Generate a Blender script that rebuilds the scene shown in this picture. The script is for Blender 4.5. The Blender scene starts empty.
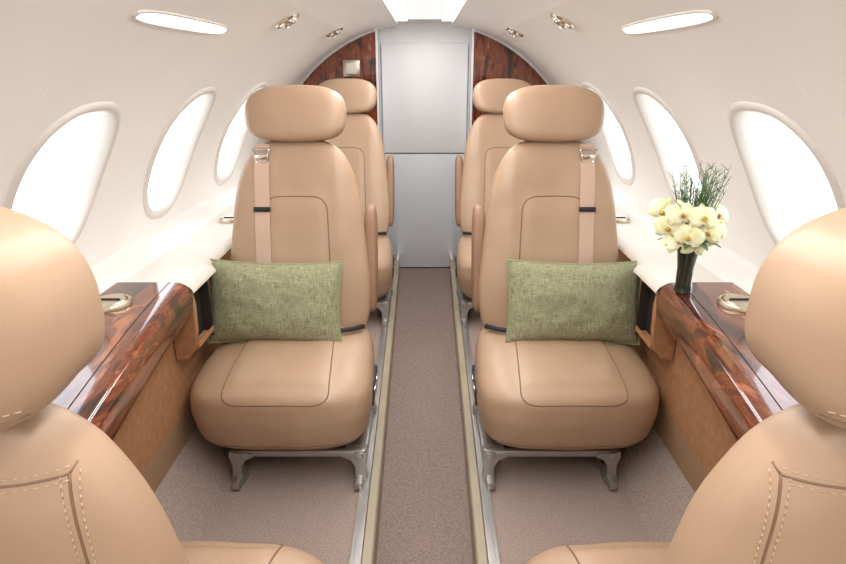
import bpy, bmesh, math, random
from mathutils import Vector, Matrix, noise
from mathutils.bvhtree import BVHTree
random.seed(4)
scene = bpy.context.scene
COL = scene.collection

# ------------------------------------------------------------------ materials
def lin(c):
    return tuple(((x/255)/12.92 if x/255 <= .04045 else ((x/255+.055)/1.055)**2.4) for x in c)+(1.0,)

def base_mat(name, rgb, rough=.5, metal=0.0, coat=0.0, spec=.5):
    m = bpy.data.materials.new(name); m.use_nodes = True
    b = m.node_tree.nodes['Principled BSDF']
    b.inputs['Base Color'].default_value = lin(rgb)
    b.inputs['Roughness'].default_value = rough
    b.inputs['Metallic'].default_value = metal
    b.inputs['Coat Weight'].default_value = coat
    b.inputs['Specular IOR Level'].default_value = spec
    return m, m.node_tree, b

def noise_mat(name, c1, c2, scale, rough=.5, bump=.1, bdist=.001, metal=0, stretch=(1,1,1), coat=0, detail=4, spec=.5, bscale=None):
    m, nt, b = base_mat(name, c1, rough, metal, coat, spec)
    tc = nt.nodes.new('ShaderNodeTexCoord'); mp = nt.nodes.new('ShaderNodeMapping')
    mp.inputs['Scale'].default_value = stretch
    nt.links.new(tc.outputs['Object'], mp.inputs['Vector'])
    n = nt.nodes.new('ShaderNodeTexNoise'); n.inputs['Scale'].default_value = scale; n.inputs['Detail'].default_value = detail
    nt.links.new(mp.outputs[0], n.inputs['Vector'])
    r = nt.nodes.new('ShaderNodeValToRGB')
    r.color_ramp.elements[0].position = .35; r.color_ramp.elements[1].position = .65
    r.color_ramp.elements[0].color = lin(c1); r.color_ramp.elements[1].color = lin(c2)
    nt.links.new(n.outputs['Fac'], r.inputs[0]); nt.links.new(r.outputs[0], b.inputs['Base Color'])
    if bump > 0:
        n2 = n
        if bscale:
            n2 = nt.nodes.new('ShaderNodeTexNoise'); n2.inputs['Scale'].default_value = bscale; n2.inputs['Detail'].default_value = 2
            nt.links.new(mp.outputs[0], n2.inputs['Vector'])
        bp = nt.nodes.new('ShaderNodeBump'); bp.inputs['Strength'].default_value = bump; bp.inputs['Distance'].default_value = bdist
        nt.links.new(n2.outputs['Fac'], bp.inputs['Height']); nt.links.new(bp.outputs[0], b.inputs['Normal'])
    return m

def emit_mat(name, rgb, s):
    m = bpy.data.materials.new(name); m.use_nodes = True
    nt = m.node_tree; nt.nodes.clear()
    e = nt.nodes.new('ShaderNodeEmission'); o = nt.nodes.new('ShaderNodeOutputMaterial')
    e.inputs[0].default_value = lin(rgb); e.inputs[1].default_value = s
    nt.links.new(e.outputs[0], o.inputs[0]); return m

def wood_mat(name, stretch):
    m, nt, b = base_mat(name, (90,45,28), .10, 0, .7)
    tc = nt.nodes.new('ShaderNodeTexCoord'); mp = nt.nodes.new('ShaderNodeMapping')
    mp.inputs['Scale'].default_value = stretch
    nt.links.new(tc.outputs['Object'], mp.inputs['Vector'])
    n = nt.nodes.new('ShaderNodeTexNoise'); n.inputs['Scale'].default_value = 7; n.inputs['Detail'].default_value = 7; n.inputs['Distortion'].default_value = 1.4
    nt.links.new(mp.outputs[0], n.inputs['Vector'])
    r = nt.nodes.new('ShaderNodeValToRGB'); cr = r.color_ramp
    cr.elements[0].position = .36; cr.elements[0].color = lin((50,22,14))
    cr.elements[1].position = .67; cr.elements[1].color = lin((166,98,62))
    e = cr.elements.new(.45); e.color = lin((92,42,25))
    e = cr.elements.new(.50); e.color = lin((124,64,39))
    e = cr.elements.new(.56); e.color = lin((100,46,28))
    nt.links.new(n.outputs['Fac'], r.inputs[0]); nt.links.new(r.outputs[0], b.inputs['Base Color'])
    return m

def weave_mat(name):
    m, nt, b = base_mat(name, (150,158,110), .95, 0, 0, .1)
    tc = nt.nodes.new('ShaderNodeTexCoord')
    cols = []
    for st in ((70, 60, 700), (600, 60, 45)):
        mp = nt.nodes.new('ShaderNodeMapping'); mp.inputs['Scale'].default_value = st
        nt.links.new(tc.outputs['Object'], mp.inputs['Vector'])
        n = nt.nodes.new('ShaderNodeTexNoise'); n.inputs['Scale'].default_value = 1; n.inputs['Detail'].default_value = 3
        nt.links.new(mp.outputs[0], n.inputs['Vector']); cols.append(n)
    ad = nt.nodes.new('ShaderNodeMath'); ad.operation = 'ADD'
    nt.links.new(cols[0].outputs['Fac'], ad.inputs[0]); nt.links.new(cols[1].outputs['Fac'], ad.inputs[1])
    hf = nt.nodes.new('ShaderNodeMath'); hf.operation = 'MULTIPLY'; hf.inputs[1].default_value = .5
    nt.links.new(ad.outputs[0], hf.inputs[0])
    r = nt.nodes.new('ShaderNodeValToRGB'); cr = r.color_ramp
    cr.elements[0].position = .34; cr.elements[0].color = lin((106,108,79))
    cr.elements[1].position = .66; cr.elements[1].color = lin((172,171,139))
    nt.links.new(hf.outputs[0], r.inputs[0]); nt.links.new(r.outputs[0], b.inputs['Base Color'])
    bp = nt.nodes.new('ShaderNodeBump'); bp.inputs['Strength'].default_value = .4; bp.inputs['Distance'].default_value = .002
    nt.links.new(hf.outputs[0], bp.inputs['Height']); nt.links.new(bp.outputs[0], b.inputs['Normal'])
    return m

def grill_mat(name):
    m, nt, b = base_mat(name, (120,90,65), .7)
    tc = nt.nodes.new('ShaderNodeTexCoord')
    v = nt.nodes.new('ShaderNodeTexVoronoi'); v.inputs['Scale'].default_value = 140; v.inputs['Randomness'].default_value = 0
    nt.links.new(tc.outputs['Object'], v.inputs['Vector'])
    r = nt.nodes.new('ShaderNodeValToRGB'); cr = r.color_ramp
    cr.elements[0].position = .3; cr.elements[0].color = lin((70,50,38))
    cr.elements[1].position = .45; cr.elements[1].color = lin((158,126,96))
    nt.links.new(v.outputs['Distance'], r.inputs[0]); nt.links.new(r.outputs[0], b.inputs['Base Color'])
    return m

M_leather = noise_mat('leather', (170,140,114), (177,148,122), 5, .40, .14, .0006, bscale=420)
M_leather_d = noise_mat('leather_seam', (124,95,72), (130,102,79), 20, .6, 0)
M_stitch = base_mat('stitch_thread', (192,164,138), .6)[0]
M_arm = noise_mat('armrest_leather', (142,108,83), (151,117,92), 6, .5, .1, .0005, bscale=300)
M_wall = noise_mat('cabin_liner', (236,233,228), (239,236,231), 3, .5, .03, .0003, bscale=300, spec=.3)
M_frame = noise_mat('window_frame_plastic', (214,208,200), (219,213,206), 3, .4, 0)
M_ledge = noise_mat('ledge_liner', (219,211,200), (223,216,206), 4, .45, .03, .0003, bscale=300)
M_ceil = noise_mat('ceiling_liner', (243,242,240), (245,244,242), 3, .5, 0)
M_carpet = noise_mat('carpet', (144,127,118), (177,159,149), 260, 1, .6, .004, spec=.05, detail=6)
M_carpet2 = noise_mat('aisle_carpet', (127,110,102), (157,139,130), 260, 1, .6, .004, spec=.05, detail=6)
M_suede = noise_mat('suede_panel', (156,112,79), (168,124,90), 50, .9, .1, .0008, spec=.1)
M_grill = grill_mat('perforated_grill')
M_wood = wood_mat('glossy_wood', (3,.5,3))
M_woodv = wood_mat('panel_wood', (3,3,.8))
M_metal = noise_mat('satin_aluminium', (168,166,163), (180,178,174), 8, .38, 0, metal=.85)
M_chrome = base_mat('chrome', (220,217,210), .15, 1)[0]
M_nickel = base_mat('brushed_nickel', (205,192,170), .3, .9)[0]
M_sill = noise_mat('sill_plastic', (158,145,123), (166,154,132), 6, .45, 0)
M_dark = base_mat('dark_shade_trim', (36,27,22), .8)[0]
M_black = base_mat('black_plastic', (30,30,34), .5)[0]
M_bulk = noise_mat('bulkhead_panel', (224,224,225), (227,227,228), 3, .5, 0)
M_door = noise_mat('door_panel', (212,214,219), (216,218,222), 3, .45, 0)
M_belt = noise_mat('belt_webbing', (192,162,142), (202,174,154), 200, .8, .3, .001, stretch=(1,1,3))
M_pillow = weave_mat('woven_green')
M_piping = base_mat('pillow_piping', (142,144,108), .9)[0]
M_window = emit_mat('bright_sky_pane', (238,246,255), 3.8)
M_lamp = emit_mat('lamp_lens', (255,250,244), 3.0)
M_strip = emit_mat('ceiling_strip_lens', (255,253,250), 3.4)
M_chan_glow = emit_mat('channel_glow', (255,253,250), 1.0)
M_petal = noise_mat('orchid_petal', (240,238,204), (232,228,172), 40, .6, 0)
M_pcenter = noise_mat('orchid_centre', (214,184,60), (160,90,50), 90, .6, 0)
M_leaf = noise_mat('greenery', (58,88,42), (94,126,66), 60, .6, 0)
mg, ntg, bg = base_mat('vase_glass', (70,76,64), .04, 0, .3)
bg.inputs['Transmission Weight'].default_value = .7
M_vase = mg

# ------------------------------------------------------------------ mesh builder
class MB:
    def __init__(s): s.v=[]; s.f=[]; s.m=[]
    def add(s, vs, fs, mi=0):
        o=len(s.v); s.v += [tuple(p) for p in vs]
        for f in fs: s.f.append(tuple(i+o for i in f)); s.m.append(mi)
    def tube(s, pts, r, mi=0, sides=6, closed=False, cap=True):
        pts=[Vector(p) for p in pts]; n=len(pts)
        if n<2: return
        vs=[]; prev=None
        for i,p in enumerate(pts):
            if closed: t=pts[(i+1)%n]-pts[i-1]
            else: t=pts[min(i+1,n-1)]-pts[max(i-1,0)]
            if t.length<1e-9: t=Vector((0,0,1))
            t.normalize()
            if prev is None:
                a=Vector((0,0,1)) if abs(t.z)<.9 else Vector((1,0,0)); u=t.cross(a).normalized()
            else:
                u=(prev-t*prev.dot(t)); u=u.normalized() if u.length>1e-6 else t.orthogonal().normalized()
            prev=u; w=t.cross(u)
            rr=r[i] if isinstance(r,(list,tuple)) else r
            for k in range(sides):
                a=2*math.pi*k/sides; vs.append(p+u*math.cos(a)*rr+w*math.sin(a)*rr)
        fs=[]
        for i in range(n if closed else n-1):
            j=(i+1)%n
            for k in range(sides):
                k2=(k+1)%sides; fs.append((i*sides+k,i*sides+k2,j*sides+k2,j*sides+k))
        if not closed and cap:
            fs.append(tuple(range(sides-1,-1,-1))); fs.append(tuple((n-1)*sides+k for k in range(sides)))
        s.add(vs,fs,mi)
    def box(s, c, h, mi=0, M=None, bev=0):
        bm=bmesh.new(); bmesh.ops.create_cube(bm,size=2)
        for v in bm.verts: v.co=Vector((v.co.x*h[0],v.co.y*h[1],v.co.z*h[2]))
        if bev: bmesh.ops.bevel(bm,geom=bm.edges[:],offset=bev,segments=2,profile=.5,affect='EDGES')
        s.addbm(bm,mi,(Matrix.Translation(c)@M) if M is not None else Matrix.Translation(c)); bm.free()
    def addbm(s,bm,mi,M=Matrix()):
        bm.verts.index_update()
        s.add([M@v.co for v in bm.verts],[[v.index for v in f.verts] for f in bm.faces],mi)
    def lathe(s, prof, M=Matrix(), mi=0, seg=32):
        vs=[];fs=[];n=len(prof)
        for k in range(seg):
            a=2*math.pi*k/seg
            for (r,z) in prof: vs.append(M@Vector((r*math.cos(a),r*math.sin(a),z)))
        for k in range(seg):
            k2=(k+1)%seg
            for i in range(n-1): fs.append((k*n+i,k2*n+i,k2*n+i+1,k*n+i+1))
        s.add(vs,fs,mi)
    def extrude(s, poly, fn, a, b, mi=0, caps=True, steps=1):
        n=len(poly); vs=[]; fs=[]
        for i in range(steps+1):
            t=a+(b-a)*i/steps
            vs += [fn(p,q,t) for p,q in poly]
        for i in range(steps):
            for k in range(n):
                k2=(k+1)%n; fs.append((i*n+k,i*n+k2,(i+1)*n+k2,(i+1)*n+k))
        if caps: fs.append(tuple(range(n-1,-1,-1))); fs.append(tuple(steps*n+k for k in range(n)))
        s.add(vs,fs,mi)
    def strip(s, prof, y0, y1, mi=0, steps=1):
        n=len(prof); vs=[];fs=[]
        for i in range(steps+1):
            y=y0+(y1-y0)*i/steps
            vs += [(x,y,z) for x,z in prof]
        for i in range(steps):
            for k in range(n-1): fs.append((i*n+k,i*n+k+1,(i+1)*n+k+1,(i+1)*n+k))
        s.add(vs,fs,mi)
    def build(s, name, mats, parent=None, smooth=True, angle=40, loc=None, recalc=True):
        me=bpy.data.meshes.new(name); me.from_pydata([tuple(v) for v in s.v],[],s.f)
        for m in mats: me.materials.append(m)
        for p,mi in zip(me.polygons,s.m): p.material_index=mi
        if recalc:
            bm=bmesh.new(); bm.from_mesh(me); bmesh.ops.recalc_face_normals(bm,faces=bm.faces[:]); bm.to_mesh(me); bm.free()
        if smooth:
            me.polygons.foreach_set('use_smooth',[True]*len(me.polygons))
            me.set_sharp_from_angle(angle=math.radians(angle))
        ob=bpy.data.objects.new(name,me); COL.objects.link(ob)
        if parent: ob.parent=parent
        if loc: ob.location=loc
        return ob

_sb={}
def superbox(n=4, cuts=26):
    key=(n,cuts)
    if key in _sb: return _sb[key]
    bm=bmesh.new(); bmesh.ops.create_cube(bm,size=2)
    bmesh.ops.subdivide_edges(bm,edges=bm.edges[:],cuts=cuts,use_grid_fill=True)
    vs=[]
    for v in bm.verts:
        p=[math.sin(c*math.pi/2) for c in v.co]
        s=(sum(abs(c)**n for c in p))**(1/n)
        vs.append(tuple(c/s for c in p))
    bm.verts.index_update()
    fs=[[v.index for v in f.verts] for f in bm.faces]; bm.free()
    _sb[key]=(vs,fs); return _sb[key]

def bvh_of(mb): return BVHTree.FromPolygons([Vector(v) for v in mb.v],[list(f) for f in mb.f])

def project(bvh, pts, d, off=0.0):
    out=[]
    for p in pts:
        h=bvh.ray_cast(Vector(p),Vector(d).normalized())
        if h[0] is not None: out.append(h[0]+h[1]*off*(1 if h[1].dot(Vector(d))<0 else -1))
    return out
def densify(pts, step=.006):
    pts=[Vector(p) for p in pts]; out=[pts[0]]
    for a,b in zip(pts,pts[1:]):
        n=max(1,int((b-a).length/step))
        for i in range(1,n+1): out.append(a.lerp(b,i/n))
    return out
def fillet(pts, r, seg=6):
    pts=[Vector(p) for p in pts]; out=[pts[0]]
    for a,b,c in zip(pts,pts[1:],pts[2:]):
        d1=(a-b).normalized(); d2=(c-b).normalized()
        p1=b+d1*r; p2=b+d2*r
        for i in range(seg+1):
            t=i/seg; out.append(p1*(1-t)**2+b*2*t*(1-t)+p2*t*t)
    out.append(pts[-1]); return out
def stitches(mb, pts, mi, ln=.0042, gap=.0028, r=.0007):
    acc=0; on=True; cur=[pts[0]]
    for a,b in zip(pts,pts[1:]):
        L=(b-a).length
        if L>.05: cur=[b]; acc=0; continue
        t=0
        while L-t > 1e-6:
            lim=(ln if on else gap)-acc
            if L-t<lim: acc+=L-t; t=L
            else:
                t+=lim; p=a.lerp(b,t/L)
                if on and (p-cur[0]).length>.001: mb.tube([cur[0],p],r,mi,4)
                cur=[p]; acc=0; on=not on
def empty(name):
    e=bpy.data.objects.new(name,None); e.empty_display_size=.1; COL.objects.link(e); return e
def tag(o,label,cat,group=None,kind=None):
    if label: o['label']=label
    if cat: o['category']=cat
    if group: o['group']=group
    if kind: o['kind']=kind
def interp(x, xs, ys):
    if x<=xs[0]: return ys[0]
    for i in range(len(xs)-1):
        if x<=xs[i+1]:
            t=(x-xs[i])/(xs[i+1]-xs[i])
            return ys[i]+(ys[i+1]-ys[i])*t
    return ys[-1]
def sstep(a,b,x):
    t=max(0,min(1,(x-a)/(b-a))); return t*t*(3-2*t)

# ------------------------------------------------------------------ cabin shell
R=.887; ZC=.45; Y0=-1.3; Y1=3.62; YP=3.45
def arc(sgn, phi, y, r=R):
    a=math.radians(phi); return Vector((sgn*r*math.cos(a), y, ZC+r*math.sin(a)))
PH0,PH1=10.5,45.0
WINS=[(.64,.15,11.2,28.2),(1.285,.160,11.8,28.0),(1.925,.158,13.2,27.4),(2.58,.163,13.6,27.0)]; CELL=.22  # first window pair is out of view, added for its light
def sup(t,n=2.5):
    c,s=math.cos(t),math.sin(t); return (math.copysign(abs(c)**(2/n),c), math.copysign(abs(s)**(2/n),s))
def wall(sgn,name):
    mb=MB()
    def patch(y0,y1,p0,p1,ny,np_):
        vs=[arc(sgn,p0+(p1-p0)*j/np_,y0+(y1-y0)*i/ny) for i in range(ny+1) for j in range(np_+1)]
        fs=[(i*(np_+1)+j,i*(np_+1)+j+1,(i+1)*(np_+1)+j+1,(i+1)*(np_+1)+j) for i in range(ny) for j in range(np_)]
        mb.add(vs,fs)
    ys=Y0
    for (w,WA,WB,WPC) in WINS:
        patch(ys,w-CELL,PH0,PH1,4,20)
        N=72; RG=6; vs=[];fs=[]
        for k in range(N):
            t=2*math.pi*k/N; su,sv=sup(t)
            hy,hp=su*WA,sv*WB
            dx,dp=math.cos(t),math.sin(t)
            m=max(abs(dx),abs(dp)); ox=dx/m*CELL
            op=(PH1-WPC if dp>0 else WPC-PH0)*dp/m
            for j in range(RG+1):
                q=j/RG; vs.append(arc(sgn,WPC+hp*(1-q)+op*q, w+hy*(1-q)+ox*q))
        for k in range(N):
            k2=(k+1)%N
            for j in range(RG): fs.append((k*(RG+1)+j,k2*(RG+1)+j,k2*(RG+1)+j+1,k*(RG+1)+j+1))
        mb.add(vs,fs)
        ys=w+CELL
    patch(ys,Y1,PH0,PH1,4,20)
    patch(Y0,Y1,PH1,66,8,16)
    p0=arc(1,PH0,0); x0,z0=p0.x,p0.z
    prof=[]
    P=[(x0,z0),(x0+.002,z0-.018),(.82,.588),(.772,.583)]
    for i in range(13):
        t=i/12
        x=sum(c*w for c,w in zip([q[0] for q in P],[(1-t)**3,3*t*(1-t)**2,3*t*t*(1-t),t**3]))
        z=sum(c*w for c,w in zip([q[1] for q in P],[(1-t)**3,3*t*(1-t)**2,3*t*t*(1-t),t**3]))
        prof.append((sgn*x,z))
    mb.strip(prof,Y0,Y1)
    o=mb.build(name,[M_wall],angle=60,recalc=False)
    o['kind']='structure'; o['label']='cream curved cabin side wall with oval windows'
    return o
wall(-1,'wall_left'); wall(1,'wall_right')

wi=0
for sgn in (-1,1):
    for (w,WA,WB,WPC) in WINS:
        wi+=1
        mb=MB(); N=72
        rings=[(1.13,R+.001),(1.11,R-.006),(1.05,R-.009),(1.0,R-.003),(.965,R+.015),(.90,R+.060),(.875,R+.072)]
        vs=[];fs=[]
        for k in range(N):
            t=2*math.pi*k/N; su,sv=sup(t)
            for (s,r) in rings: vs.append(arc(sgn,WPC+sv*WB*s,w+su*WA*s,r))
        n=len(rings)
        for k in range(N):
            k2=(k+1)%N
            for j in range(n-1): fs.append((k*n+j,k2*n+j,k2*n+j+1,k*n+j+1))
        mb.add(vs,fs)
        fr=mb.build('window_%d'%wi,[M_frame],angle=60)
        fr['kind']='structure'; fr['label']='oval cabin window with cream surround'
        mb=MB(); vs=[arc(sgn,WPC,w,R+.064)];fs=[]
        for q in (.29,.58,.90):
            for k in range(N):
                t=2*math.pi*k/N; su,sv=sup(t); vs.append(arc(sgn,WPC+sv*WB*q,w+su*WA*q,R+.064))
        for k in range(N):
            k2=(k+1)%N; fs.append((0,1+k,1+k2))
            for j in range(2): fs.append((1+j*N+k,1+j*N+k2,1+(j+1)*N+k2,1+(j+1)*N+k))
        mb.add(vs,fs)
        mb.build('window_pane',[M_window],parent=fr)['label']='sunlit bright window pane'

# ceiling with central recess
mb=MB()
prof=[]
for i in range(25):
    ph=66+ (math.degrees(math.acos(.145/R))-66)*i/24
    p=arc(1,ph,0); prof.append((p.x,p.z))
zt=prof[-1][1]
full=prof+[(.145,zt+.03),(-.145,zt+.03)]+[(-x,z) for x,z in reversed(prof)]
mb.strip(full,Y0,Y1)
o=mb.build('ceiling',[M_ceil],angle=35,recalc=False); o['kind']='structure'; o['label']='white curved cabin ceiling with central channel'
for i,s in enumerate((-1,1)):
    mb=MB(); mb.box((s*.115,(Y0+YP)/2,zt+.018),(.025,(YP-Y0)/2-.01,.008),0,bev=.003)
    o=mb.build('ceiling_light_strip',[M_strip]); tag(o,'long glowing white light strip recessed in the ceiling channel','ceiling light','ceiling light strips')
mb=MB(); mb.box((0,(Y0+YP)/2,zt+.022),(.085,(YP-Y0)/2-.01,.004),0,bev=.002)  # glowing panel added to brighten the middle of the channel
o=mb.build('ceiling_glow_panel',[M_chan_glow]); tag(o,'white panel between the ceiling strips with an added glow that brightens the channel','ceiling light')

# floor
XA0,XA1=.128,.158
def xa(y): return XA0+(XA1-XA0)*(y-1.1)/2.4
ZA=-.09
FX=.560
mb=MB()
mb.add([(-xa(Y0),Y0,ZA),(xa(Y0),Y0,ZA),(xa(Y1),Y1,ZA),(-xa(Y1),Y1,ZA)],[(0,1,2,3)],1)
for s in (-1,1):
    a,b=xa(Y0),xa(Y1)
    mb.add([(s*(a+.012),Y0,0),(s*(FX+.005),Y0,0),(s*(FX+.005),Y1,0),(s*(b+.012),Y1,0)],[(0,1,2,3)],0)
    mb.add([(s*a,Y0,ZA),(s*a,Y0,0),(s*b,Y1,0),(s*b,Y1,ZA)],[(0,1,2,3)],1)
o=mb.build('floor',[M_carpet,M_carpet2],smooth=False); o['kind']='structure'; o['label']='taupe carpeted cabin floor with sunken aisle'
for i,s in enumerate((-1,1)):
    mb=MB()
    def P(dx,z,y): return Vector((s*(xa(y)+dx),y,z))
    mb.extrude([(-.006,-.07),(-.006,.008),(-.002,.013),(.018,.013),(.021,.009),(.021,.0),(.0,.0),(0,-.07)],P,Y0,YP+.0,0)
    mb.extrude([(.022,.001),(.022,.010),(.034,.010),(.034,.005),(.040,.005),(.040,.010),(.048,.010),(.048,.001)],P,Y0,YP,1)
    o=mb.build('trim_%d'%(i+1),[M_sill,M_metal],angle=30); o['kind']='structure'; o['label']='beige aisle sill with metal seat track'

XW=.662
for s,nm in ((-1,'left'),(1,'right')):
    mb=MB()
    mb.strip([(s*(FX-.004),0.0),(s*(FX+.006),.010),(s*(XW-.006),.105),(s*XW,.12)],Y0,YP)
    o=mb.build('baseboard_'+nm,[M_carpet],angle=60); o['kind']='structure'; o['label']='sloped carpeted edge along the floor'
    mb=MB()
    def q(y0,y1,z0,z1,mi): mb.add([(s*XW,y0,z0),(s*XW,y1,z0),(s*XW,y1,z1),(s*XW,y0,z1)],[(0,1,2,3)],mi)
    q(Y0,YP,.12,.21,1); q(Y0,YP,.21,.575,0)
    o=mb.build('wall_lower_'+nm,[M_suede,M_grill],angle=30); o['kind']='structure'; o['label']='tan suede lower side panel with perforated grille'
    # stowage pocket: tan end frame under the ledge, dark slabs painted as the bay's shade
    mb=MB()
    Yf=1.432
    outer=[(.600,.560),(.596,.52),(.598,.45),(.606,.40),(.625,.375),(.658,.37),(.658,.560)]
    mb.extrude(outer,lambda p,qq,t,s=s: Vector((s*p,t,qq)),Yf,Yf+.022,0)
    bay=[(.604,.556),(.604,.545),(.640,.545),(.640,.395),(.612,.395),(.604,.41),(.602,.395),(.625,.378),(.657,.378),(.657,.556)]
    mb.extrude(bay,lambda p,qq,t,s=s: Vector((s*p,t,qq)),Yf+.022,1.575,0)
    mb.box((s*.636,1.513,.470),(.005,.057,.074),1)  # dark sheet put in for the shade inside the pocket
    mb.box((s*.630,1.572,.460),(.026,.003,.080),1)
    o=mb.build('side_pocket',[M_suede,M_dark],angle=30); tag(o,'tan stowage pocket under the side ledge, its shaded opening painted as dark slabs','pocket','side stowage pockets')
    mb=MB(); 
    for (xi,ya_,yb_) in ((.587,1.425,1.60),(.614,1.60,YP),(.587,Y0,.60)):
        pr=[(.782,.583),(.66,.583),(xi+.025,.583),(xi+.009,.579),(xi+.001,.569),(xi,.562),(xi+.005,.560),(.662,.560)]
        mb.strip([(s*x,z) for x,z in pr],ya_,yb_)
    o=mb.build('trim_%d'%(3 if s<0 else 4),[M_ledge],angle=50); o['kind']='structure'; o['label']='cream moulded side ledge under the windows'

# ------------------------------------------------------------------ bulkhead
DW=.25
mb=MB()
for s in (-1,1):
    n=24
    top=[(R*math.cos(math.radians(a)),ZC+R*math.sin(math.radians(a))) for a in [ -10+ i*(math.degrees(math.acos(DW/R))+10)/n for i in range(n+1)]]
    poly=[(DW,-.09),(.87,-.09)]+top
    f=lambda p,q,t,s=s: Vector((s*p,t,q))
    mb.extrude(poly,f,YP,YP+.03)
o=mb.build('wall_back',[M_bulk],angle=30); o['kind']='structure'; o['label']='pale grey rear bulkhead partition'
mb=MB()
for s in (-1,1): mb.box((s*.262,(YP+Y1)/2,.62),(.012,(Y1-YP)/2+.01,.76))
o=mb.build('trim_5',[M_bulk],smooth=False); o['kind']='structure'; o['label']='pale door jambs'
mb=MB(); mb.box((0,Y1+.02,.6),(.9,.02,.9))
o=mb.build('wall_end',[M_bulk],smooth=False); o['kind']='structure'; o['label']='pale grey end wall'
d=empty('door_1'); d['kind']='structure'; d['label']='pale grey two-part lavatory door'
d.location=(0,Y1,ZA)
mb=MB(); mb.box((0,-.012,.36),(.243,.012,.352),bev=.004); mb.build('door_panel',[M_door],parent=d,angle=30)
mb=MB(); mb.box((0,-.014,1.02),(.243,.014,.30),bev=.004)
mb.build('door_panel',[M_bulk],parent=d,angle=30)

for s in (-1,1):
    mb=MB(); n=24; r=R-.012
    a1=math.degrees(math.acos((DW+.012)/r)); a0=math.degrees(math.asin((.50-ZC)/r))
    poly=[(DW+.012,.50)]+[(r*math.cos(math.radians(a)),ZC+r*math.sin(math.radians(a))) for a in [a0+i*(a1-a0)/n for i in range(n+1)]]
    f=lambda p,q,t,s=s: Vector((s*p,t,q))
    mb.extrude(poly,f,YP-.014,YP-.001)
    o=mb.build('wood_panel',[M_woodv],angle=30); tag(o,'glossy reddish-brown wood veneer panel on the bulkhead','panel','bulkhead wood panels')
mb=MB(); mb.box((-.395,YP-.018,1.10),(.045,.003,.042),0,bev=.002); mb.box((-.395,YP-.023,1.10),(.030,.003,.028),1,bev=.002)
o=mb.build('switch_plate',[M_nickel,M_ledge],angle=30); tag(o,'small beige square switch plate on wood panel','switch')

# ------------------------------------------------------------------ ceiling fittings
def frame_at(sgn,phi,y,r=R):
    p=arc(sgn,phi,y,r); a=math.radians(phi)
    nin=Vector((-sgn*math.cos(a),0,-math.sin(a)))
    ty=Vector((0,1,0)); tx=ty.cross(nin)
    M=Matrix((tx,ty,nin)).transposed().to_4x4(); M.translation=p
    return M
for sgn in (-1,1):
    M=frame_at(sgn,56.3,1.36)
    e=empty('reading_light'); e.matrix_world=M
    mb=MB(); seg=48
    def ell(a,b,z): return [Vector((math.copysign(abs(math.cos(t))**.6,math.cos(t))*b, math.copysign(abs(math.sin(t))**.75,math.sin(t))*a, z)) for t in [2*math.pi*k/seg for k in range(seg)]]
    L=[ell(.25,.021,-.003),ell(.248,.020,.003),ell(.242,.016,.004),ell(.240,.015,.002)]
    vs=sum(L,[]); fs=[(j*seg+k,j*seg+(k+1)%seg,(j+1)*seg+(k+1)%seg,(j+1)*seg+k) for j in range(3) for k in range(seg)]
    mb.add(vs,fs); mb.build('bezel',[M_frame],parent=e)
    mb=MB(); vs=ell(.240,.015,.002)+ell(.15,.009,.004)+[Vector((0,0,.004))]
    fs=[(k,(k+1)%seg,seg+(k+1)%seg,seg+k) for k in range(seg)]+[(seg+k,seg+(k+1)%seg,2*seg) for k in range(seg)]
    mb.add(vs,fs); mb.build('lens',[M_lamp],parent=e)
    tag(e,'long slim lit lamp set in the curved ceiling','ceiling lamp','slim ceiling lamps')
    for yy,ph in ((1.94,62.5),(2.76,64.4)):
        e=empty('air_vent'); e.matrix_world=frame_at(sgn,ph,yy)
        mb=MB(); mb.lathe([(.043,-.002),(.043,.004),(.038,.009),(.030,.009),(.027,.004),(.027,.0)],seg=32)
        mb.build('bezel',[M_chrome],parent=e)
        mb=MB(); mb.lathe([(.026,.0),(.024,.012),(.018,.019),(.011,.021),(.0095,.014),(0.0001,.014)],seg=32)
        mb.build('nozzle',[M_chrome],parent=e)
        tag(e,'round chrome air vent spotlight in ceiling','air vent','ceiling air vents')

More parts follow.
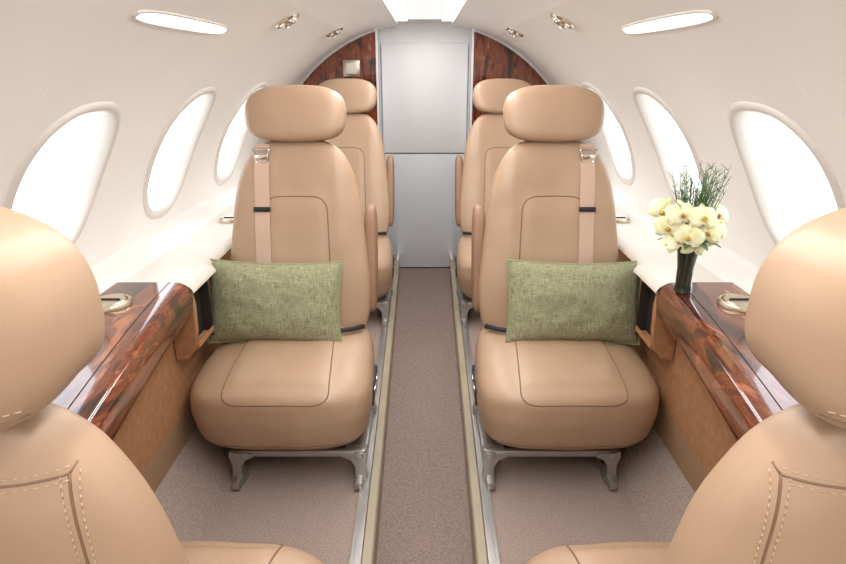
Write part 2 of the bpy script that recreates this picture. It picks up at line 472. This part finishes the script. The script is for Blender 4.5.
# ------------------------------------------------------------------ side consoles
def xin(y): 
    t=max(0,(1.42-y)/.55); return .592-.07*min(1.3,t)**1.3
for s in (-1,1):
    e=empty('side_console'); e.location=(s*.68,1.0,0)
    mb=MB()
    prof=[(0.775,.592,0),(.040,.592,1),(.024,.590,1),(.010,.583,1),(.002,.570,1),(-.002,.545,1),(.002,.515,1),(.012,.495,1),(.026,.490,1),(.775,.490,0)]
    ys=[.61+.815*i/24 for i in range(25)]
    vs=[];fs=[];n=len(prof)
    for y in ys:
        for (a,z,k) in prof:
            x=(xin(y)+a) if k else (.775)
            vs.append((s*x-s*.68,y-1.0,z))
    for i in range(24):
        for k in range(n): fs.append((i*n+k,i*n+(k+1)%n,(i+1)*n+(k+1)%n,(i+1)*n+k))
    fs.append(tuple(range(n-1,-1,-1))); fs.append(tuple(24*n+k for k in range(n)))
    mb.add(vs,fs); mb.build('tabletop',[M_wood],parent=e,angle=35)
    mb=MB(); pts=[(s*(xin(y)+.05)-s*.68,y-1,.5923) for y in ys[3:]]; mb.tube(pts,.0012,0,4)
    mb.build('lid_seam',[M_dark],parent=e)
    tag(e,'glossy reddish wood side console along the cabin wall','console','wood side consoles')
    for (cx,cy,cz,r) in ((.715,1.27,.592,.046),(.70,2.10,.583,.036)):
        c=empty('cup_holder'); c.location=(s*cx,cy,cz)
        mb=MB(); mb.lathe([(r,.0005),(r,.008),(r*.93,.012),(r*.82,.012),(r*.78,.006),(r*.78,.0008)],seg=36); mb.build('rim',[M_nickel],parent=c)
        mb=MB(); mb.lathe([(r*.76,.001),(r*.76,.010),(r*.70,.013),(.0001,.013)],seg=36); mb.box((0,0,.0145),(r*.5,.002,.0015),1)
        mb.build('lid',[M_nickel,M_dark],parent=c)
        tag(c,'round brushed metal cup holder lid','cup holder','cup holders')

# ------------------------------------------------------------------ seats
def make_seat(side, LEAN=.235, drop=0.0, bw=1.0, sd=0.0):
    """side=-1: belt at -x, armrest +x.  Seat faces -Y, local y=0 cushion front"""
    def backplane(z): return .335+LEAN*(z-.345)
    def crease(x,y,f=15,o=0): return noise.noise(Vector((x*f+sd*3.7,y*f+o,sd+o)))
    e=empty('passenger_seat'); parts=[]
    vs,fs=superbox(5.0,34); mb=MB(); out=[]
    for u,v,w in vs:
        hw=.256-.026*(v+1)/2; hw*=1-.08*max(0,-w)
        x=u*hw+side*.004; y=.235+v*.235-.014*(1-u*u)*max(0,-v)
        z=.222+w*.120+.010*(1-u*u)*max(0,w)
        z-=.030*sstep(.1,-1,v)*max(0,w)
        d=max(abs(x)-.135,.030-y)
        z+=.007*sstep(.008,-.018,d)*max(0,w)
        z+=.0028*crease(x,y)*max(0,w)
        y+=.02*max(0,-w)*max(0,-v)+.003*crease(x,z,14,5)*max(0,-v)
        out.append((x,y,z))
    mb.add(out,fs); b=bvh_of(mb)
    top=densify(fillet([(-.122,.40,.50),(-.142,.02,.50),(.142,.02,.50),(.122,.40,.50)],.055),.006)
    sm=project(b,[p+Vector((0,-.25*1.0,0)) for p in top],(0,1.0,-1.0))
    sm=[p for p in sm if p.z>.15]
    mb.tube(sm,.0018,1,6)
    ring=[]
    for k in range(120):
        a=2*math.pi*k/120; o=Vector((math.cos(a)*.6,.235+math.sin(a)*.6,.145)); h=b.ray_cast(o,(Vector((0,.235,.145))-o).normalized())
        if h[0] is not None: ring.append(h[0])
    mb.tube(ring,.0014,1,5,closed=True)
    parts.append(mb.build('seat_cushion',[M_leather,M_leather_d],parent=e,angle=180))
    # backrest
    H=.635-drop
    vs,fs=superbox(4.0,34); mb=MB(); out=[]
    for u,v,w in vs:
        t=(w+1)/2; z=.26+t*H
        hw=interp(t,[0,.3,.6,.82,1],[.232,.222,.202,.186,.168])*(1+(bw-1)*min(1,t*1.6))
        if v>0: hw*=1-.05*v
        x=u*hw; th=.060-.012*t
        y=backplane(z)+th+v*th
        if v<0:
            y+=.016*(1-min(1,(x/.12)**2))*(-v)*sstep(0,.2,t)
            d=max(abs(x)-.093,z-.735); y-=.009*sstep(.006,-.024,d)*(-v)
        else: y-=.012*(u*u)*v; y+=.012*v*(1-t)
        y+=.003*crease(x,z,13,9)
        out.append((x,y,z))
    mb.add(out,fs); b=bvh_of(mb)
    U=densify(fillet([(-.108,-.5,.36),(-.094,-.5,.735),(.094,-.5,.735),(.108,-.5,.36)],.045),.006)
    mb.tube(project(b,U,(0,1,0)),.0018,1,6)
    def rear(pts,off):
        mb.tube(project(b,densify(pts,.006),(0,-1,0)),.0012,1,5)
        for o in (-off,off):
            q=[]
            P=densify(pts,.006)
            for i,p in enumerate(P):
                t=(P[min(i+1,len(P)-1)]-P[max(i-1,0)]).normalized(); nrm=Vector((t.z,0,-t.x)); q.append(p+nrm*o)
            r=project(b,q,(0,-1,0),.0003)
            if len(r)>2: stitches(mb,r,2)
    J=.838-drop; jx=.120
    rear([(-jx,1.5,J),(jx,1.5,J)],.005)
    for sx in (-1,1):
        rear([(sx*jx,1.5,J),(sx*(jx+.002),1.5,.62),(sx*.13,1.5,.34)],.005)
        rear([(sx*jx,1.5,J),(sx*(jx+.018),1.5,J+.034)],.005)
    parts.append(mb.build('backrest',[M_leather,M_leather_d,M_stitch],parent=e,angle=180))
    # headrest
    hr=-drop
    vs,fs=superbox(3.9,28); mb=MB(); out=[]
    for u,v,w in vs:
        hw=.150*(1-.13*max(0,w)**2-.03*max(0,-w)); x=u*hw
        z=.972+hr+w*.075+.006*(1-u*u)*w
        if v>0: z-=.016*v*max(0,-w)
        th=.060 if v<0 else .074
        y=backplane(z)+.044+v*th*(1-.15*max(0,w))
        if v<0: y+=.008*(1-u*u)*(-v)
        y+=.002*crease(x,z,14,3)
        out.append((x,y,z))
    mb.add(out,fs); b=bvh_of(mb)
    rp=densify([(-.125,1.5,.910+hr),(0,1.5,.904+hr),(.125,1.5,.910+hr)],.006)
    mb.tube(project(b,rp,(0,-1,0)),.0010,1,5)
    stitches(mb,project(b,[p+Vector((0,0,.006)) for p in rp],(0,-1,0),.0003),2)
    parts.append(mb.build('headrest',[M_leather,M_leather_d,M_stitch],parent=e,angle=180))
    for sx in (-.05,.05):
        mb=MB(); mb.tube([(sx,backplane(.80)+.05,.80-drop),(sx,backplane(.95)+.045,.95-drop)],.007,0,10)
        parts.append(mb.build('headrest_post',[M_chrome],parent=e))
    # frame
    ib=-side
    lx=[ib*.208,-ib*.128]
    for yy in (.055,.40):
        mb=MB(); mb.box(((lx[0]+lx[1])/2,yy,.098),(abs(lx[0]-lx[1])/2+.02,.016,.010),0,bev=.004)
        parts.append(mb.build('crossbar',[M_metal],parent=e,angle=30))
    mb=MB(); mb.box((0,.24,.102),(.17,.19,.008),0,bev=.003)
    parts.append(mb.build('seat_pan',[M_dark],parent=e,angle=30))
    for i,x in enumerate(lx):
        mb=MB(); inn=-1 if x>0 else 1
        poly=[(-.020*inn,0.000),(.014*inn,.000),(.016*inn,.016),(.010*inn,.040),(.012*inn,.062),(.022*inn,.080),(.045*inn,.091),(.045*inn,.100),(-.020*inn,.108),(-.022*inn,.09),(-.014*inn,.065),(-.016*inn,.03),(-.021*inn,.012)]
        for y0 in (.035,.385):
            mb.extrude(poly,lambda p,q,t,x=x: Vector((x+p,t,q)),y0,y0+.035)
        mb.box((x,.22,.096),(.012,.19,.010),0,bev=.003)
        mb.box((x,.21,.020),(.011,.21,.012),0,bev=.003)
        parts.append(mb.build('leg',[M_metal],parent=e,angle=30))
    mb=MB(); mb.box((ib*.240,.20,.225),(.006,.08,.025),0,bev=.004); mb.box((ib*.247,.17,.230),(.002,.02,.008),1,bev=.001); mb.box((ib*.247,.23,.230),(.002,.02,.008),1,bev=.001)
    parts.append(mb.build('control_panel',[M_black,M_chrome],parent=e,angle=30))
    vs,fs=superbox(4.5,12); mb=MB()
    ya=backplane(.52)+.125
    mb.add([(ib*.216+u*.021, ya+v*.045+LEAN*(w*.17), .52+w*.165) for u,v,w in vs],fs)
    parts.append(mb.build('armrest',[M_arm],parent=e,angle=180))
    # shoulder belt
    bb=BVHTree.FromPolygons([v.co.copy() for v in parts[1].data.vertices],[list(p.vertices) for p in parts[1].data.polygons])
    mb=MB(); ctr=[]; bx=side*.100
    zt_=.885-drop
    for i in range(40):
        z=zt_-(zt_-.40)*i/39
        ys_=[]
        for dx in (-.022,.0,.022):
            h=bb.ray_cast(Vector((bx+dx,-.5,z)),Vector((0,1,0)))
            if h[0] is not None: ys_.append(h[0].y)
        y=min(ys_)-.003 if ys_ else backplane(z)
        ctr.append((y,z))
    ctr[0]=(ctr[1][0]+.006,ctr[0][1])
    vs=[];fs=[]
    for y,z in ctr: vs+=[(bx-.022,y,z),(bx+.022,y,z),(bx+.022,y+.0025,z),(bx-.022,y+.0025,z)]
    for i in range(len(ctr)-1):
        for k in range(4): fs.append((i*4+k,i*4+(k+1)%4,(i+1)*4+(k+1)%4,(i+1)*4+k))
    fs+= [(0,1,2,3),tuple(len(vs)-4+k for k in range(4))]
    mb.add(vs,fs); strap=mb.build('shoulder_belt',[M_belt],parent=e,angle=30); parts.append(strap); strap['label']='pinkish beige webbing strap'
    y0,z0=ctr[2]
    mb=MB(); fr=[(bx-.026,y0-.006,z0+.012),(bx+.026,y0-.006,z0+.012),(bx+.016,y0-.008,z0-.028),(bx-.016,y0-.008,z0-.028)]
    mb.tube(fillet(fr+[fr[0],fr[1]],.006,4)[:-1],.0042,0,8)
    mb.box((bx,y0-.008,z0-.010),(.020,.003,.007),0,bev=.002)
    mb.tube([(bx-.012,y0-.008,z0-.028),(bx-.008,y0-.008,z0-.055),(bx+.008,y0-.008,z0-.055),(bx+.012,y0-.008,z0-.028)],.003,0,6)
    p=mb.build('buckle',[M_chrome],parent=e); p['label']='chrome belt guide'; parts.append(p)
    zb=.700; yb=min(ctr,key=lambda c:abs(c[1]-zb))[0]
    mb=MB(); mb.box((bx,yb-.003,zb),(.025,.004,.007),0,bev=.002)
    p=mb.build('belt_stop',[M_black],parent=e,angle=30); parts.append(p)
    mb=MB(); mb.tube([(ib*.20,.34,.350),(ib*.17,.30,.358),(ib*.14,.285,.360)],.008,0,8); 
    p=mb.build('lap_belt_buckle',[M_black],parent=e); parts.append(p)
    return e,parts
def place(e,loc,rot):
    e.location=loc; e.rotation_euler=(0,0,rot)
SL=make_seat(-1,sd=1); SR=make_seat(1,sd=2)
SX=.390
place(SL[0],(-SX,1.36,0),0); place(SR[0],(SX,1.36,0),0)
RL=make_seat(-1,.42,sd=3); RR=make_seat(1,.42,sd=4)
r1=RL[0]; place(r1,(-SX,2.47,0),0)
r2=RR[0]; place(r2,(SX,2.47,0),0)
FL=make_seat(1,.15,.030,.84,5); FR=make_seat(-1,.15,.030,.84,6)
f1=FL[0]; place(f1,(-SX-.002,.86,-.0),math.pi)
f2=FR[0]; place(f2,(SX+.002,.86,-.0),math.pi)
for o,l in ((SL[0],'tan leather cabin seat facing its twin, green pillow on it'),(SR[0],'tan leather cabin seat beside the flower vase, green pillow on it'),
            (r1,'tan leather cabin seat near the bulkhead, empty'),(r2,'tan leather cabin seat near the bulkhead, empty'),
            (f1,'tan leather cabin seat seen from behind, stitched back'),(f2,'tan leather cabin seat seen from behind, stitched back')):
    tag(o,l,'seat','tan leather cabin seats')

# ------------------------------------------------------------------ pillows
def pillow(loc,rz,seed):
    random.seed(seed); mb=MB(); NX,NZ=56,36; HX,HZ,T=.195,.122,.052
    ph=[random.uniform(0,6.28) for _ in range(6)]
    for sg in (-1,1):
        vs=[];fs=[]
        for i in range(NX+1):
            for j in range(NZ+1):
                a=-1+2*i/NX; b=-1+2*j/NZ
                x=a*HX*(1-.045*(1-b*b)*abs(a)**3); z=b*HZ*(1-.09*(1-a*a)*abs(b)**3)
                h=((1-abs(a)**2.6)*(1-abs(b)**2.4))
                h=max(0,h)**.55
                wr=.004*noise.noise(Vector((a*3.2+seed,b*2.4,0)))+.0018*noise.noise(Vector((a*9,b*7+seed,3)))
                y=sg*(T*h+wr*h*1.6)
                vs.append((x,y,z))
        for i in range(NX):
            for j in range(NZ):
                q=(i*(NZ+1)+j,(i+1)*(NZ+1)+j,(i+1)*(NZ+1)+j+1,i*(NZ+1)+j+1)
                fs.append(q if sg<0 else q[::-1])
        mb.add(vs,fs)
    edge=[]
    def E(a,b): return Vector((a*HX*(1-.045*(1-b*b)*abs(a)**3),0,b*HZ*(1-.09*(1-a*a)*abs(b)**3)))
    for k in range(40): edge.append(E(-1+2*k/40,-1))
    for k in range(30): edge.append(E(1,-1+2*k/30))
    for k in range(40): edge.append(E(1-2*k/40,1))
    for k in range(30): edge.append(E(-1,1-2*k/30))
    mb.tube(edge,.0035,1,6,closed=True)
    o=mb.build('throw_pillow',[M_pillow,M_piping],angle=180)
    o.location=loc; o.rotation_euler=(math.radians(-17),math.radians(rz),0)
    tag(o,'rectangular sage green woven pillow resting on a tan seat','pillow','green throw pillows')
    return o
pillow((-.437,1.628,.457),1.2,1)
pillow((.434,1.628,.457),.6,7)

# ------------------------------------------------------------------ vase and flowers
VX,VY,VZ=.622,1.36,.5925
mb=MB(); mb.lathe([(.0001,0),(.019,0),(.020,.004),(.0175,.02),(.0185,.06),(.023,.095),(.027,.120),(.0258,.120),(.0215,.09),(.017,.06),(.016,.01),(.0001,.008)],seg=32)
o=mb.build('vase',[M_vase]); o.location=(VX,VY,VZ); tag(o,'slim smoky dark glass vase on the wood console','vase')
e=empty('orchid_bouquet'); e.location=(VX,VY,VZ+.008)
random.seed(11)
mb=MB()
H=[(-.058,-.012,.155),(-.020,-.035,.138),(.024,-.028,.146),(-.038,-.022,.186),(.006,-.032,.180),(.046,-.010,.178),(.002,-.015,.112),(-.066,.012,.186),(.050,-.015,.140),(-.036,-.018,.122)]
for h in H:
    h=Vector(h); b0=Vector((random.uniform(-.009,.009),random.uniform(-.009,.009),.004))
    mb.tube([b0,Vector((h.x*.15,h.y*.15,.10)),Vector((h.x*.6,h.y*.5+.01,h.z*.8)),h+Vector((0,.012,0))],.0022,0,5)
mb.build('stem',[M_leaf],parent=e)['kind']='stuff'
for h in H:
    mb=MB(); h=Vector(h); face=Vector((h.x*5+random.uniform(-.3,.3),-1,random.uniform(0,.6))).normalized()
    q=face.to_track_quat('Z','Y').to_matrix().to_4x4(); M=Matrix.Translation(h)@q@Matrix.Rotation(random.uniform(-.5,.5),4,'Z')@Matrix.Scale(1.15,4)
    for (ang,wd,ln,dz) in ((90,.011,.030,0),(215,.011,.030,0),(325,.011,.030,0),(15,.019,.031,.003),(165,.019,.031,.003)):
        a=math.radians(ang); vs=[];fs=[];nu,nv=8,7
        for i in range(nu+1):
            t=i/nu; ww=wd*math.sin(math.pi*min(.985,(t**.8*.9+.09)))**.6
            for j in range(nv):
                s_=-1+2*j/(nv-1)
                x=t*ln; y=s_*ww; z=dz+.003+.012*t-.020*t*t+.003*(1-s_*s_)+.0015*math.sin(7*s_+9*t)
                vs.append(M@Vector((x*math.cos(a)-y*math.sin(a),x*math.sin(a)+y*math.cos(a),z)))
        for i in range(nu):
            for j in range(nv-1): fs.append((i*nv+j,(i+1)*nv+j,(i+1)*nv+j+1,i*nv+j+1))
        mb.add(vs,fs,0)
    mb.lathe([(.0001,.014),(.003,.013),(.005,.009),(.003,.003)],M@Matrix.Translation((0,-.003,.002)),1,12)
    mb.build('bloom',[M_petal,M_pcenter],parent=e,recalc=False,angle=180)['label']='pale yellow orchid bloom'
mb=MB()
for k in range(60):
    a=random.uniform(0,6.28); sp=random.uniform(.015,.07); hh=random.uniform(.2,.31)
    tip=Vector((math.cos(a)*sp,math.sin(a)*sp*.7,hh))
    pts=[Vector((0,0,.10)).lerp(tip,t)+Vector((0,0,-.015*math.sin(t*3.14))) for t in (0,.3,.6,.8,1)]
    mb.tube(pts,[.0013,.0012,.001,.0008,.0004],0,4)
    for m in range(5):
        t=.45+.12*m; b0=Vector((0,0,.10)).lerp(tip,t); d=Vector((random.uniform(-1,1),random.uniform(-1,1),.8)).normalized()*.022
        mb.tube([b0,b0+d],[.0011,.0004],0,3)
for k in range(9):
    a=k*.7; d=Vector((math.cos(a),math.sin(a),0)); sd=Vector((-d.y,d.x,0))
    vs=[];fs=[]
    for i in range(7):
        t=i/6; c=Vector((0,0,.105))+d*.07*t+Vector((0,0,.06*t-.05*t*t)); w=.014*math.sin(math.pi*min(.98,t*.9+.08))
        vs+=[c-sd*w,c+Vector((0,0,-.002)),c+sd*w]
    for i in range(6):
        for j in range(2): fs.append((i*3+j,i*3+3+j,i*3+4+j,i*3+1+j))
    mb.add(vs,fs)
mb.build('foliage',[M_leaf],parent=e,recalc=False)['kind']='stuff'
tag(e,'cream and yellow orchids with green sprigs in glass vase','flowers')

# ------------------------------------------------------------------ light
w=bpy.data.worlds.new('World'); scene.world=w; w.use_nodes=True
w.node_tree.nodes['Background'].inputs[0].default_value=(1,1,1,1)
w.node_tree.nodes['Background'].inputs[1].default_value=1.5
def area(loc,rot,sx,sy,e,col=(1,.99,.975)):
    l=bpy.data.lights.new('cabin_light','AREA'); l.shape='RECTANGLE'; l.size=sx; l.size_y=sy; l.energy=e; l.color=col
    o=bpy.data.objects.new('cabin_light',l); o.location=loc; o.rotation_euler=rot; COL.objects.link(o); return o
for s in (-1,1): area((s*.115,1.1,zt+.006),(0,0,0),.045,4.4,14)

cam=bpy.data.cameras.new('Camera'); co=bpy.data.objects.new('Camera',cam); COL.objects.link(co)
cam.sensor_width=36; cam.lens=600/846*36; cam.clip_start=.02
co.location=(0,0,1.10); co.rotation_euler=(math.radians(90-19.6),0,0); cam.shift_x=-.002
scene.camera=co
scene.view_settings.view_transform='Standard'
scene.view_settings.look='None'
